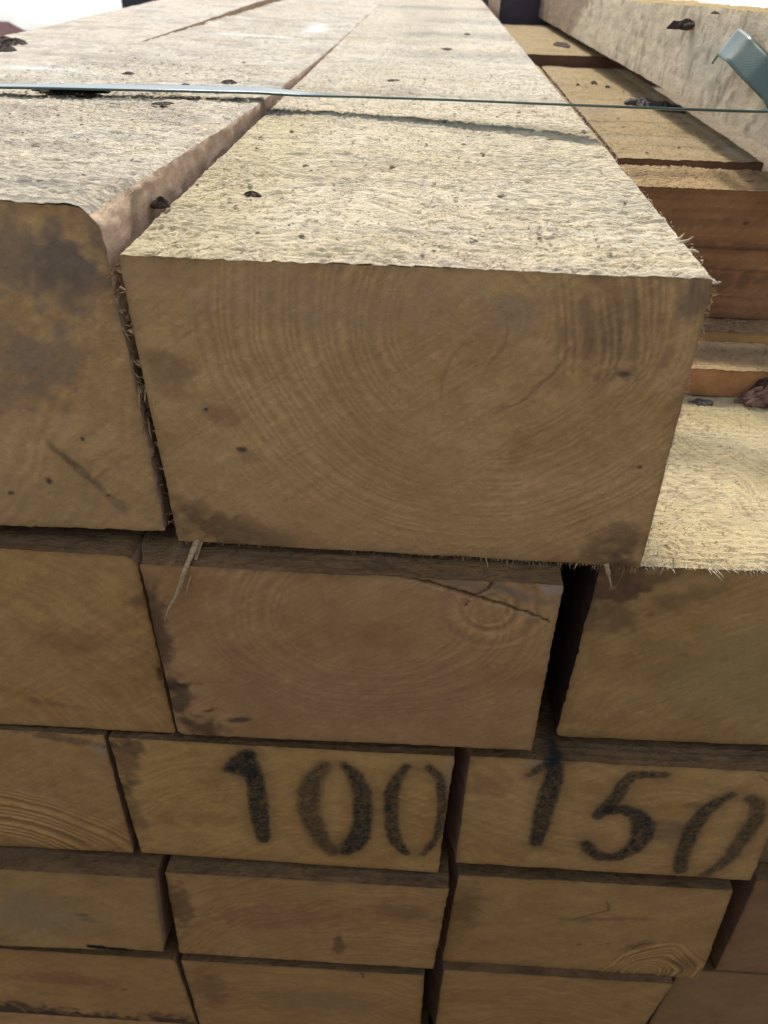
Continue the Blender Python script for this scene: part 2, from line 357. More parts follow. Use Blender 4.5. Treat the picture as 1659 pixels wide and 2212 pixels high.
def ztop_left(u, y): return -(.0122*u+.0095*(1-u))*(1-np.exp(-y/.2))
end_l1 = spec(rings=[(-160, 20, 6, 1, .25, 60, 190, 6)],
    blobs=[(-28, -1, 30, 10, (.24, .18, .13), .6, 0), (-14, -6, 12, 13, (.2, .15, .11), .65, 0), (-45, -30, 25, 18, GR, .4, 0), (-25, -30, 14, 9, (.3, .21, .14), .4, .5), (-25, -68, 14, 1.6, DK, .7, -.9), (-16, -80, 6, 2, RB, .6, -.8),
           (-40, -80, 40, 14, (.50, .34, .15), .5, 0), (-55, -45, 10, 3, RB, .4, -.5), (-36, -72, 1.2, 1.2, DK2, .8, 0), (-50, -78, 1, 1, DK2, .8, 0), (-22, -56, .8, .8, DK2, .8, 0), (-18, -77, 1, .8, DK2, .8, 0)])
def top_l(x, y, t):
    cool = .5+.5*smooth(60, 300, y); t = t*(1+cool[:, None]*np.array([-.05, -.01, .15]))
    k = smooth(.5, .75, fbm(x/25, y/14, 0, 77, 3))*.4; t = t*(1-k)[:, None]+np.array([.30, .25, .21])*k[:, None]
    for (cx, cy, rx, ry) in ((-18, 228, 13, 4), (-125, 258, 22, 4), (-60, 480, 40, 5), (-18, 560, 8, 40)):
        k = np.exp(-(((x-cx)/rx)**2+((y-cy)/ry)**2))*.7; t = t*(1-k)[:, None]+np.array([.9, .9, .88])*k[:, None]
    return t
def side_l1(x, y, z, K, t):
    k = np.exp(-(((y-26)/5)**2))*smooth(-2, 2, z)*.0+np.exp(-(((y-22-(z)*.6)/3.2)**2))*smooth(-4, 0, z)*(1-smooth(7, 9, z))*.6
    t = np.array([.45, .315, .21])*(t/np.array([.42, .32, .24]))
    return t*(1-k)[:, None]+np.array([.16, .09, .05])*k[:, None]
left1 = beam('raised timber at the left of the top row, its upper corner dark and worn',
             (-136, 13), (-3.2, 12.0), (-2.0, -90.5), (-136, -93), 0, 2.4, res=.0006, seed=2, end=end_l1, top=top_l, back=(.033, .0215), chR=(3, 520), zfun=ztop_left, group=G1,
             rnd=(.001, .0075, .001, .001), side=side_l1, fuzz=.00066, sidec=(.42, .32, .24), rag=1.15)
def ztop_left0(u, y): return -.0085*(1-np.exp(-y/.2))+.0045*smooth(.30, .8, y)
left0 = beam('outermost timber of the top row against the sky, bark chips on its far edge',
             (-232, 12), (-137.5, 12), (-137.5, -92), (-235, -92), -4, 2.4, res=.0011, seed=3, top=top_l, back=(.045, .052), zfun=ztop_left0, group=G1, fuzz=.0005)

def ledge_plain(x, y, t):                                # shade painted brown onto the top faces that stick out under the row above
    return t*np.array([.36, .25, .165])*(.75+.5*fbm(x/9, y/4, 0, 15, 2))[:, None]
# --- second row
end_2m = spec(rings=[(106, -110, 4.2, 1.0, .8, 4, 26, 1.2), (66, -118, 3.0, 1.2, .3, 22, 64, 2), (28, -118, 4.5, .8, .5, 4, 16, 2)],
    blobs=[(-8, -125, 5, 22, DK, .75, 0), (-6, -165, 5, 16, DK2, .75, 0), (2, -184, 9, 7, DK, .8, -.4), (16, -177, 5, 1.6, DK2, .85, .15), (5, -172, 3, 1.3, DK2, .8, .3), (-5, -158, 8, 2.5, DK2, .8, .1), (102, -100, 30, 4, (.3, .22, .14), .7, -.2),
           (60, -160, 60, 22, (.46, .29, .13), .4, 0), (124, -99, 5, 4, PALE, .6, 0)],
    cracks=[[(78, -98, .3), (83.2, -99.3, .5), (96.3, -103.4, .55), (112, -108.6, .45), (126, -114.5, .1)], [(100, -104.5, .2), (104, -101, .2), (105, -97.8, .25)], [(99.5, -105, .1), (97.5, -109, .2)]])
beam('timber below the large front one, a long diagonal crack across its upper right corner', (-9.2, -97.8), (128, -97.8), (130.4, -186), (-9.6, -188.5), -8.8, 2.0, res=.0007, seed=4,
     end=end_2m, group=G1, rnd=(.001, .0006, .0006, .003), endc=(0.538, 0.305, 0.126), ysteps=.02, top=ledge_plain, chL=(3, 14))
beam('second-row timber at the left edge of the photo, plain yellowish end', (-150, -97.6), (-11.6, -97.6), (-12.8, -193.3), (-150, -193.6), -5, 2.0, res=.0009, seed=5, group=G1,
     end=spec(rings=[(-110, -215, 5, 1, .2, 20, 230, 5)], blobs=[(-12, -118, 8, 4, DK, .5, .3), (-12, -160, 3, 12, DK, .45, 0), (-40, -140, 26, 8, RB, .25, 0), (-60, -178, 18, 2, RB, .35, -.2)],
              cracks=[[(-13.5, -150, .1), (-12.9, -162, .2)]]), endc=(0.585, 0.332, 0.117), ysteps=.02, rnd=(.001, .005, .001, .001), top=ledge_plain)
def top_2r(x, y, t):
    t = t*np.array([1.0, .96, .82]); k = np.exp(-(((x-215)/22)**2+((y-104)/9)**2))*.5; t = t*(1-k)[:, None]+np.array([.42, .33, .13])*k[:, None]  # yellowish patch paints the shadow the bark throws to the front
    k = (1-smooth(3, 14, y+3*(vn(x/4, y/8, 0, 5)-.5)))*.3; return t*(1-k)[:, None]+np.array([.5, .4, .22])*k[:, None]
t2r = beam('second-row timber at the right with a bright fuzzy top and brown-stained corner', (142.0, -98.0), (291, -97), (291, -189), (142.3, -191.8), 2.6, 2.0, res=.0007, seed=6, group=G1,
     end=spec(rings=[(260, -215, 5, 1, .15, 30, 170, 5)], blobs=[(146, -106, 12, 12, DK, .75, .4), (158, -104, 16, 6, RB, .7, .5), (150, -120, 12, 12, RB, .6, 0), (172, -112, 14, 5, RB, .35, .4), (215, -150, 45, 30, (.42, .32, .13), .5, 0)]),
     endc=(0.551, 0.332, 0.121), top=top_2r, fuzz=.0005, ysteps=.16, yslant=.0, sidec=(.09, .06, .05), rnd=(.001, .001, .001, .003))

# --- third row: the painted numbers
S100 = [[(6.6, -214.2, 1.7), (12.0, -207.1, 3.1), (16.7, -201.5, 2.3)], [(11.3, -213.7, 3.5), (16.6, -215.9, 3.5)],
 [(17.0, -202.7, 2.2), (17.5, -214.4, 3.9), (18.1, -226.7, 4.0), (17.7, -239.6, 4.3), (17.6, -253.2, 4.1), (17.6, -269.0, 3.1)],
 [(48.1, -206.9, 1.5), (43.1, -217.3, 3.3), (40.7, -230.0, 4.2), (40.4, -243.1, 4.1), (42.2, -256.7, 3.5), (45.6, -269.1, 3.0), (49.7, -277.0, 2.4)],
 [(56.1, -206.1, 1.5), (60.3, -212.9, 2.7), (63.4, -223.5, 3.5), (64.3, -237.7, 4.0), (64.0, -251.2, 4.0), (62.3, -262.4, 4.7), (59.3, -270.9, 4.5), (56.3, -276.2, 2.6)],
 [(81.9, -204.9, 1.7), (78.1, -213.9, 2.5), (76.5, -225.0, 3.1), (76.4, -237.9, 2.9), (77.3, -252.9, 2.8), (79.8, -265.3, 3.0), (84.3, -273.8, 2.1)],
 [(91.0, -204.7, 1.8), (94.8, -209.5, 2.1), (97.2, -217.4, 2.0), (98.6, -231.2, 1.9), (98.7, -244.4, 1.8), (98.2, -255.3, 1.8), (96.3, -265.1, 1.8), (92.9, -273.7, 1.5)]]
S150 = [[(132.6, -206.7, 1.5), (136.1, -202.1, 2.3), (140.2, -196.9, 2.6)], [(141.2, -186.4, 1.5), (142.5, -194.3, 2.2)],
 [(142.3, -199.1, 3.1), (143.2, -211.2, 3.9), (142.5, -222.8, 4.2), (142.5, -234.9, 4.1), (143.0, -246.0, 3.6), (143.0, -259.2, 3.1)],
 [(186.9, -201.7, 1.9), (179.9, -201.7, 2.3), (174.0, -203.2, 2.6), (171.9, -209.6, 2.8), (171.0, -218.6, 3.0), (169.5, -225.3, 3.0), (166.1, -233.7, 2.8)],
 [(170.3, -229.2, 2.7), (176.6, -227.9, 2.9), (182.7, -231.9, 3.6), (187.1, -239.8, 4.4), (188.6, -249.6, 4.4), (186.8, -260.2, 3.6), (181.4, -267.7, 2.8), (174.5, -268.5, 2.8), (168.8, -263.8, 2.8), (165.4, -258.1, 2.6)],
 [(217.2, -212.6, 1.5), (213.2, -218.1, 2.4), (209.8, -226.4, 3.0), (208.4, -237.4, 3.3), (208.9, -250.3, 3.1), (209.8, -263.7, 3.0), (212.6, -275.9, 2.9)],
 [(225.5, -214.3, 2.1), (229.4, -217.7, 2.7), (232.3, -226.6, 2.9), (232.5, -236.2, 3.0), (231.6, -247.7, 2.8), (231.2, -261.2, 2.7), (228.6, -270.8, 2.1), (225.2, -278.4, 1.7)]]
soft100 = [2.2, 2.2, 1.8, 3.6, 2.6, 2.0, 1.8]; al100 = [.9, .9, .96, .8, .93, .9, .88]
soft150 = [1.6, 1.6, 2.0, 2.0, 2.6, 2.4, 3.0]; al150 = [.85, .85, .96, .88, .94, .88, .8]
p100 = [(s, a*1.1, min(.985, b*1.06)) for s, a, b in zip(S100, soft100, al100)]+[([(52, -272, 1.5), (60, -264, 2)], 2.5, .45)]
p150 = [(s, a*1.1, min(.985, b*1.06)) for s, a, b in zip(S150, soft150, al150)]
sp100 = spec(rings=[(40, -330, 6, 1, .22, 20, 170, 9)], blobs=[(-37, -215, 6, 22, RB, .6, -.1), (-40, -250, 5, 30, DK, .4, 0), (-33, -202, 8, 5, DK, .6, 0), (-10, -255, 20, 8, RB, .2, 0), (99, -212, 3, 12, (.42, .34, .22), .6, 0)], paint=p100)  # blobs down the left edge paint the shade beside the gap
sp150 = spec(rings=[(200, -120, 7, 1, .22, 60, 220, 9)], blobs=[(200, -245, 9, 12, (.16, .13, .09), .45, .4), (205, -222, 8, 3, DK, .4, 0), (118, -215, 10, 10, RB, .25, 0), (133, -199, 5, 3, PALE, .4, .5), (135, -265, 20, 10, RB, .2, 0)],
             lines=[([(224, -199, .4), (230, -203, .5), (234, -211, .2)], RB, .55)], paint=p150)
def ledge(spc, zt, yf):
    def f(x, y, t):
        t = t*np.array([.36, .25, .165])*(.8+.4*fbm(x/9, y/4, 0, 15, 2))[:, None]  # brown tint paints the shade under the row above
        near = y < 14
        return np.where(near[:, None], spc.paint(x, zt+(y-yf), t), t) if spc is not None else t
    return f
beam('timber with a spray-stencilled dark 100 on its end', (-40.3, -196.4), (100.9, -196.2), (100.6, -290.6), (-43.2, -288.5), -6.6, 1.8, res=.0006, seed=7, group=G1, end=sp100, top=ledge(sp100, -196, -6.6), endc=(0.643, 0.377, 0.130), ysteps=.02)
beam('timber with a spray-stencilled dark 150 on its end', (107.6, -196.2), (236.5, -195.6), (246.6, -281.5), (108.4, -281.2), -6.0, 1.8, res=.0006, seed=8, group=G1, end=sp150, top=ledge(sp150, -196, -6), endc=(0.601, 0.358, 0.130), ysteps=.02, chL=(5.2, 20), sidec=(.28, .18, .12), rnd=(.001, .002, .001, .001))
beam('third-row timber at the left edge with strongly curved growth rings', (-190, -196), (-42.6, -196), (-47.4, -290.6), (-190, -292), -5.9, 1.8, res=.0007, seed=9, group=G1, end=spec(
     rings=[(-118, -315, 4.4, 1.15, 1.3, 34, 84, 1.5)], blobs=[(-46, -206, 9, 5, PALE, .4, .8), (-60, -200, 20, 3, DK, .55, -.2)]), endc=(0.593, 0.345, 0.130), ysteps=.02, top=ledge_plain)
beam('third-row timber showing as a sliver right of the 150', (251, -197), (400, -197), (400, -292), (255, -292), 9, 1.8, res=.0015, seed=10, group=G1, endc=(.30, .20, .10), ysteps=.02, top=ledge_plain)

# --- fourth row
beam('fourth-row timber at the left with a ragged black slot and greenish stain', (-190, -294), (-34.8, -294), (-43.6, -377), (-190, -385), -15.8, 1.8, res=.0008, seed=11, group=G1, end=spec(
     blobs=[(-80, -338, 7, 2, (.10, .12, .07), .7, .2), (-78, -343, 5, 4, (.14, .15, .09), .5, 0), (-110, -340, 40, 26, (.42, .34, .20), .5, 0)],
     lines=[([(-84, -375.5, 1.8), (-78, -376, 2.2), (-73, -377.5, 1.2), (-66, -377, 2), (-60, -378, 1.2), (-46, -377.5, .5)], (.015, .012, .012), .95)], cracks=[[(-84, -375.5, .6), (-60, -378, .8)]]), endc=(0.561, 0.345, 0.130), ysteps=.02, top=ledge_plain, chR=(2.5, 30))
beam('fourth-row timber below the 100 with a dark vertical smudge near its right side', (-30.5, -294), (106, -293.6), (104.2, -385), (-36.6, -385), -12.6, 1.8, res=.0008, seed=12, group=G1, end=spec(
     rings=[(70, -430, 5, 1, .3, 20, 160, 6)], blobs=[(52, -362, 4, 12, DK, .55, 0), (53, -352, 2, 7, RB, .4, 0), (-28, -330, 7, 26, DK, .55, -.1), (85, -320, 22, 10, RB, .35, -.2), (20, -335, 40, 14, RB, .25, 0)]), endc=(0.568, 0.332, 0.126), ysteps=.02, top=ledge_plain)
beam('fourth-row timber below the 150 with a swirling knot in its lower right corner', (110.9, -294), (242.5, -293), (254.5, -394), (109.8, -393.5), -5.4, 1.8, res=.0007, seed=13, group=G1, end=spec(
     rings=[(226, -386, 3.4, .8, 1.5, 4, 44, 7), (217, -343, 3, .7, .6, 2, 14, 4)], blobs=[(241, -375, 9, 10, RB, .35, 0), (181, -361, 1.6, .8, DK2, .8, .3), (196, -358, 1.4, .8, DK, .8, .3), (190, -330, 26, 3, RB, .45, .15), (118, -330, 8, 30, DK, .4, 0), (214, -356, 12, 4, RB, .5, .7)],
     lines=[([(186, -312, .5), (189, -320, .7), (180, -327, .5), (172, -333, .3)], RB, .6)]), endc=(0.551, 0.332, 0.121), ysteps=.02, top=ledge_plain, chL=(6, 20), sidec=(.28, .18, .12))
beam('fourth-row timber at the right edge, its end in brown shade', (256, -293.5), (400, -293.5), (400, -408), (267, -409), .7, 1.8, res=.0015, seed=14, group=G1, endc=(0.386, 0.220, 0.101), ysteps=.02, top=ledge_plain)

# --- fifth and sixth rows
beam('fifth-row timber at the left with dark waney bark along its lower edge', (-220, -392), (-40.4, -392), (-40.6, -490), (-220, -490), -13.5, 1.8, res=.001, seed=15, group=G1, end=spec(
     blobs=[(-170, -486, 60, 15, DK2, .9, 0), (-110, -492, 40, 12, DK2, .9, 0), (-58, -490, 22, 17, DK2, .85, .2), (-78, -440, 3, 2, DK, .6, .3), (-110, -430, 40, 10, RB, .3, 0)]), endc=(0.526, 0.305, 0.111), ysteps=.02, rnd=(.001, .004, .001, .001), top=ledge_plain)
beam('fifth-row timber in the middle below the smudged one', (-36.8, -392), (99.6, -392), (102, -489), (-38.5, -489), -13.6, 1.8, res=.001, seed=16, group=G1, endc=(0.545, 0.318, 0.117), ysteps=.02, top=ledge_plain,
     end=spec(rings=[(20, -540, 6, 1, .25, 30, 170, 7)], blobs=[(40, -440, 40, 20, OL, .5, 0), (-25, -430, 10, 30, RB, .4, 0)], lines=[([(65, -394, .5), (66, -400, .4)], DK2, .8)]))
beam('fifth-row timber below the one with the knot, darkening at its slanting right side', (110.6, -392), (238, -392), (236, -489), (111.5, -489), -9.8, 1.8, res=.001, seed=17, group=G1, endc=(0.526, 0.318, 0.117), ysteps=.02, top=ledge_plain, chL=(8, 24), sidec=(.2, .13, .09),
     end=spec(rings=[(160, -520, 6, 1, .25, 30, 140, 9)]))
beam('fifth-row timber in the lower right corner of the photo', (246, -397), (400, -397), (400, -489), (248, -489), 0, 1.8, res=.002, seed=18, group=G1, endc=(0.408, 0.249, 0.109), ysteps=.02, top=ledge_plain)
for k, xx in enumerate((-190, -38, 112, 262)):
    beam(['bottom-row timber at the far left', 'bottom-row timber left of centre', 'bottom-row timber right of centre', 'bottom-row timber at the far right'][k]+' of the stack', (xx, -491), (xx+146, -491), (xx+146, -588), (xx, -588), -12, 1.8, res=.0025, seed=20+k, group=G1, ysteps=.03, top=ledge_plain)

# --- things in the channel to the right of the front timber
def brn(x, y, t): return t
# unseen pack behind the camera, added to shade the lower rows
for k in range(5):
    beam(['lowest timber of the unseen pack added to shade the lower rows', 'second timber from the bottom of the unseen pack added to shade the lower rows', 'middle timber of the unseen pack added to shade the lower rows', 'fourth timber from the bottom of the unseen pack added to shade the lower rows', 'top timber of the unseen pack added to shade the lower rows'][k],
         (-900, -350+k*125), (1100, -350+k*125), (1100, -472+k*125), (-900, -472+k*125), -600, .15, res=.012, seed=70+k, sidec=(.045, .03, .018), endc=(.045, .03, .018), topc=(.08, .06, .04), group='timbers of the added shading pack', ysteps=.3)
beam('thin pale sticker board lying across the right second-row timber', (158, -84), (420, -84), (420, -97.2), (158, -97.2), 122.5, .030, res=.0009, seed=31, cat='board', name='sticker_board', toprot=False, endc=(0.495, 0.251, 0.107), fuzz=.00045, top=lambda x, y, t: t*np.array([.92, .74, .55])*(.66+.45*np.maximum(np.exp(-((y-124)/3.5)**2), np.exp(-((y-150)/4)**2)))[:, None])  # brighter bands along the edges paint sunlight onto the darker top
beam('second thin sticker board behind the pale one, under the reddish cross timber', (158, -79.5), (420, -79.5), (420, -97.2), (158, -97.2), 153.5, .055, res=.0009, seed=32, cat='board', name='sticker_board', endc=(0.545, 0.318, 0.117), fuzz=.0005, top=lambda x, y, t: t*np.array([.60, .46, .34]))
def spec_side():
    g = _side_marks()
    def f(x, z, t, dep, seed):
        st = fbm(x/70, z/1.3, 0, seed+3, 3)-.5; st2 = fbm(x/30, z/7, 0, seed+5, 3)-.5
        return g(x, z, t*(1+.55*st+.5*st2)[:, None], dep+.5*st, seed)
    return f
def _side_marks(): return spec(blobs=[(200, -60, 60, 5, (.15, .08, .045), .6, 0), (190, -35, 40, 3, (.22, .13, .06), .5, .03), (230, -45, 40, 2, (.12, .065, .035), .5, -.03), (225, -34, 1.5, .8, DK2, .8, 0)],
     lines=[([(150, -44, .3), (200, -46, .4), (290, -45, .2)], (.11, .06, .03), .6), ([(150, -56, .2), (210, -55, .4), (290, -58, .2)], (.11, .06, .03), .5)])
def top_x(x, y, t):
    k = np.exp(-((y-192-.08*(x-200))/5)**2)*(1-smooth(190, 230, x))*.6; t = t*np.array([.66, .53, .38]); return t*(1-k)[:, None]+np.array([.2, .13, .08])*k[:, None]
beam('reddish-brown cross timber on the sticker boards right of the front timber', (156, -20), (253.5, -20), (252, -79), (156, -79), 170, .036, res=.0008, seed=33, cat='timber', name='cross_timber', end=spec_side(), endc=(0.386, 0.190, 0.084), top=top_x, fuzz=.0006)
beam('short end of a second reddish cross timber at the right edge of the photo', (255.5, -20), (420, -20), (420, -79), (254.5, -79), 171.5, .036, res=.0012, seed=34, cat='timber', name='cross_timber', endc=(.31, .165, .08), top=top_x, fuzz=.0006)
def top_a(x, y, t):
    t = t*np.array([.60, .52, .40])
    for (cy, wd_, al) in ((300, 2, .3), (262, 1.5, .25), (240, 1.5, .25)):
        k = np.exp(-((y-cy-5*(fbm(x/20, y/60, 0, 7, 2)-.5))/wd_)**2)*al; t = t*(1-k)[:, None]
    k = np.exp(-(((x-183)/7)**2+((y-340)/12)**2))*.4+np.exp(-(((x-235)/3.5)**2))*.0
    k2 = np.exp(-((x-233)/3)**2)*.35
    t = t*(1-k)[:, None]+np.array([.25, .24, .17])*k[:, None]
    return t*(1-k2)[:, None]+np.array([.72, .66, .5])*k2[:, None]
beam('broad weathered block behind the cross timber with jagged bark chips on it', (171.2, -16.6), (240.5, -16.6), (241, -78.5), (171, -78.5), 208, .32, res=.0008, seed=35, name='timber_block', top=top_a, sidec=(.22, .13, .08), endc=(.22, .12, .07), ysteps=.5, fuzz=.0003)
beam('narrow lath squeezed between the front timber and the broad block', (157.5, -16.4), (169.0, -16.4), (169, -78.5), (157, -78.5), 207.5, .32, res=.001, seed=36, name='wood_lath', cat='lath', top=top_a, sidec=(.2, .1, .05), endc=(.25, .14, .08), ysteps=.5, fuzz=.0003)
beam('low board under the angled board, the shade there painted into its top', (243.5, -28), (400, -28), (400, -78.5), (243.5, -78.5), 209, .32, res=.002, seed=37, name='spacer_board', cat='board', top=lambda x, y, t: t*np.array([.42, .38, .34]), ysteps=.5)  # top tint darkened to paint the shade beside the broad block
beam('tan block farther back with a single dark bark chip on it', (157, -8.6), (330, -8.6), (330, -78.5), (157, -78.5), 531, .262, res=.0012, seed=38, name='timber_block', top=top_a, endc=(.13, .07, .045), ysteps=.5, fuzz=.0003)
beam('dark purple-grey block closing the channel at the top of the photo', (156, 45), (240, 45), (240, -90), (156, -90), 815, .2, res=.003, seed=39, name='timber_block', endc=(.06, .045, .055), ysteps=.5)
# the stack continues under the channel: two long timbers of the third level keep it filled
def zbig(u, y): return -.031*np.clip(y/.8, 0, 1.3)
def side_big(x, y, z, K, t):
    t = np.array([.62, .52, .36])*(t/np.array([.6, .5, .34]))
    k = np.exp(-(((y-270)/50)**2+((z-20)/14)**2))*.45; t = t*(1-k)[:, None]+np.array([.42, .41, .37])*k[:, None]
    k = smooth(600, 640, y+1.6*z)*.7; t = t*(1-k)[:, None]+np.array([.20, .12, .075])*k[:, None]  # cast shadow painted over the far part of the side
    k = smooth(.6, .75, vn(y/2.6, z/4.5, 0, 3)*.5+.5*vn(y/9, z/20, 0, 8))*.35; return t*(1-k)[:, None]
big = beam('angled board standing on edge at the upper right, its bright side flecked with bark', (228.6, 47.5), (253, 47.5), (256, -3), (227.6, -3), 98, 1.6, res=.0012, seed=40, side=side_big, back=(-.039, .0), zfun=zbig, sidec=(.6, .5, .34), top=lambda x, y, t: t*np.array([.7, .58, .36]), fuzz=.0005, ysteps=.5, name='edge_board', cat='board')

# ---------------------------------------------------------------- fibres and splinters
rs = np.random.RandomState(5)
def edge_fibres(name, parent, p0, p1, n, d0, spread, ln, wd_, mat, seed, label=None, jit=.0006, curl=.5):
    r = np.random.RandomState(seed); t = r.uniform(0, 1, n)[:, None]; p = np.array(p0)*(1-t)+np.array(p1)*t+r.normal(0, jit, (n, 3))
    d = np.array(d0)+r.normal(0, spread, (n, 3)); L_ = r.gamma(2.0, .5, n)*ln
    return fibres(name, parent, p, d, L_, r.uniform(.6, 1.4, n)*wd_, mat, seed, 'stuff' if n > 100 else None, curl, label)
edge_fibres('frayed_fibres', main, (.002, .0006, -.0945), (.153, .0004, -.0962), 520, (0, -.15, -1), .45, .0008, .00026, M_FIB, 1, 'short torn fibres along the lower edge', .0003)
edge_fibres('frayed_fibres', main, (.100, .0008, -.0955), (.1535, .0004, -.0965), 110, (0, -.1, -1), .5, .0016, .0004, M_FIB, 2, None, .0004)
edge_fibres('frayed_fibres', main, (.1505, 0, -.0008), (.151, .34, -.0004), 260, (1, 0, .2), .8, .0007, .0003, M_FIBP, 3, 'pale torn fibres along the upper right edge')
edge_fibres('frayed_fibres', main, (.1505, 0, -.002), (.154, .002, -.095), 500, (1, -.2, 0), .6, .0007, .0002, M_FIB, 4, None, .0003)
edge_fibres('frayed_fibres', left1, (-.003, .002, -.006), (-.002, .004, -.062), 70, (.7, -.35, -.9), .6, .0028, .0010, M_FIB, 5, 'torn shreds filling the gap beside the front timber', .001)
edge_fibres('frayed_fibres', left1, (-.003, .002, -.0), (-.002, .004, -.09), 50, (.8, -.1, -.5), .6, .0022, .0007, M_FIB, 6, None, .0008)
edge_fibres('frayed_fibres', left1, (-.004, .001, .0095), (-.003, .20, .006), 260, (1, 0, -.3), .8, .0009, .0003, M_FIBP, 7, None, .0006)
edge_fibres('frayed_fibres', t2r, (.155, .003, -.0975), (.29, .003, -.0965), 420, (.45, -1, -.25), .45, .0014, .0005, M_FIBP, 8, 'pale combed fibres along the front upper edge', .0006)
# fuzz standing on the near top faces
def fuzzpatch(parent, x0, x1, y0_, y1, z0, n, seed, zr=0, lean=(.8, .45, .16)):
    r = np.random.RandomState(seed); p = np.c_[r.uniform(x0, x1, n), y0_+(y1-y0_)*r.uniform(0, 1, n)**1.6, np.full(n, z0)+r.uniform(-.0001, .0003, n)]
    p[:, 2] += zr*p[:, 1]
    d = np.array(lean)*np.array([1, 1, 1])+r.normal(0, .35, (n, 3))*np.array([1, 1, .5]); d[r.uniform(size=n) < .3, 0] *= -1
    return fibres('raised_fibres', parent, p, d, r.gamma(2.5, .4, n)*.0012, r.uniform(.5, 1.3, n)*.00042, M_FIBP, seed, 'stuff', .6, 'fine raised fibres of the rough-sawn top')
fuzzpatch(main, .004, .149, .001, .30, -.0001, 5000, 21)
fuzzpatch(left1, -.13, -.012, .001, .30, .0105, 3500, 22, -.018)
fuzzpatch(t2r, .158, .29, .004, .121, -.0980, 3500, 23, 0, (.4, -.5, .4))
# single large splinters
def splinter(parent, pts, wd_, mat, label=None, seed=0):
    pts = np.array(pts, float); n = 14; t = np.linspace(0, 1, n); s = np.linspace(0, 1, len(pts))
    c = np.stack([np.interp(t, s, pts[:, k]) for k in range(3)], -1); V, F = [], []; r = np.random.RandomState(seed)
    for k in range(n):
        d = c[min(k+1, n-1)]-c[max(k-1, 0)]; d /= np.linalg.norm(d); a = np.cross(d, (.2, 1, .1)); a /= np.linalg.norm(a); b = np.cross(d, a)
        ww = wd_*(1-t[k])**.7*(.8+.4*r.uniform())+.00008
        for q in range(6):
            an = q*math.pi/3; V.append(c[k]+a*ww*math.cos(an)*.5+b*ww*.22*math.sin(an))
    for k in range(n-1):
        for q in range(6): F.append((k*6+q, k*6+(q+1) % 6, k*6+6+(q+1) % 6, k*6+6+q))
    F.append(tuple(range(5, -1, -1))); F.append(tuple(range((n-1)*6, n*6)))
    o = make('splinter', np.array(V)-np.array(parent['_loc']), F, [mat]); o.parent = parent; o.matrix_parent_inverse = Matrix.Identity(4); o.matrix_basis = Matrix.Identity(4)
    if label: o['label'] = label
splinter(main, [(.0085, -.0008, -.0930), (.0058, -.0100, -.0985), (.0018, -.0115, -.1090), (-.0020, -.0118, -.1160), (-.0040, -.0118, -.1215)], .0022, M_FIB, 'long pale splinter hanging from the lower left corner', 1)
splinter(main, [(.0095, -.0005, -.094), (.0075, -.008, -.100), (.0045, -.0112, -.1100)], .0013, M_FIB, None, 2)
splinter(main, [(.1425, -.0005, -.095), (.1440, -.0020, -.099), (.1458, -.0030, -.1040)], .0018, M_FIB, 'short pale splinter hanging from the lower right corner', 3)
splinter(main, [(.148, .030, -.0005), (.1492, .0295, .0006), (.1500, .029, .0022)], .0012, M_FIBP, 'forked pale splinter on the upper right edge', 4)
splinter(main, [(.149, .028, -.0002), (.1508, .0275, .0006), (.1520, .027, .0020)], .0011, M_FIBP, None, 5)
splinter(main, [(.149, .022, -.0006), (.1510, .021, .0000), (.1522, .020, -.0002)], .0014, M_FIBP, None, 6)
splinter(main, [(.1492, .0008, -.0006), (.1508, -.0005, -.0010), (.1520, -.0005, -.0006)], .0014, M_FIBP, None, 7)

# ---------------------------------------------------------------- bark chips
def chip(label, x, y, z, sx, sy, sz, seed, mat=M_BARK, rz=0.0, jag=.45, name='bark_chip', group='bark chips scattered on the timbers', tiltx=0.0):
    r = np.random.RandomState(seed); n = 26; V, F = [], []
    rad = 1+jag*(r.uniform(-1, 1, n)); rad = (rad+np.roll(rad, 1)*.5)/1.5
    for ring, (k, h) in enumerate(((1.0, 0), (1.02, .35), (.72, .95), (.35, 1.15))):
        for q in range(n):
            a = q/n*2*math.pi; V.append((math.cos(a)*rad[q]*k*sx/2, math.sin(a)*rad[q]*k*sy/2, sz*(.62 if sx < .03 else 1)*(h*(.55+.75*r.uniform()))))
    V.append((0, 0, sz*1.0))
    for k in range(3):
        for q in range(n): F.append((k*n+q, k*n+(q+1) % n, k*n+n+(q+1) % n, k*n+n+q))
    for q in range(n): F.append((3*n+q, 3*n+(q+1) % n, 4*n))
    F.append(tuple(range(n-1, -1, -1)))
    V = np.array(V); c, s = math.cos(rz), math.sin(rz); V = V @ np.array([[c, s, 0], [-s, c, 0], [0, 0, 1]])
    if tiltx: c, s = math.cos(tiltx), math.sin(tiltx); V = V @ np.array([[1, 0, 0], [0, c, s], [0, -s, c]])
    V = V+np.array([x, y, z])/1000 if abs(x) > 1 or abs(y) > 1 else V
    o = make(name, V, F, [mat], (x/1000, y/1000, z/1000), smooth_=False); return tag(o, label, 'bark chip', group)
mm = .001
chip('small black bark chip alone on the front timber near the raised timber', 23.6, 57, .3, 4.6*mm, 4*mm, 1.5*mm, 1)
chip('purplish bark flake in the seam at the foot of the raised timber', .6, 37.5, 1.5, 5.5*mm, 5*mm, 3*mm, 2, jag=.3)
chip('dark oblong bark chip just behind the strap on the raised timber', -20.5, 231, 6.2, 8*mm, 7*mm, 1.6*mm, 3, jag=.15)
chip('wide black bark patch in front of the strap at the left', -80, 184, 7.2, 27*mm, 12*mm, 2.2*mm, 4)
chip('short dark flake lying in front of the strap on the raised timber', -33, 160, 7.8, 9*mm, 6*mm, .9*mm, 5, rz=.2)
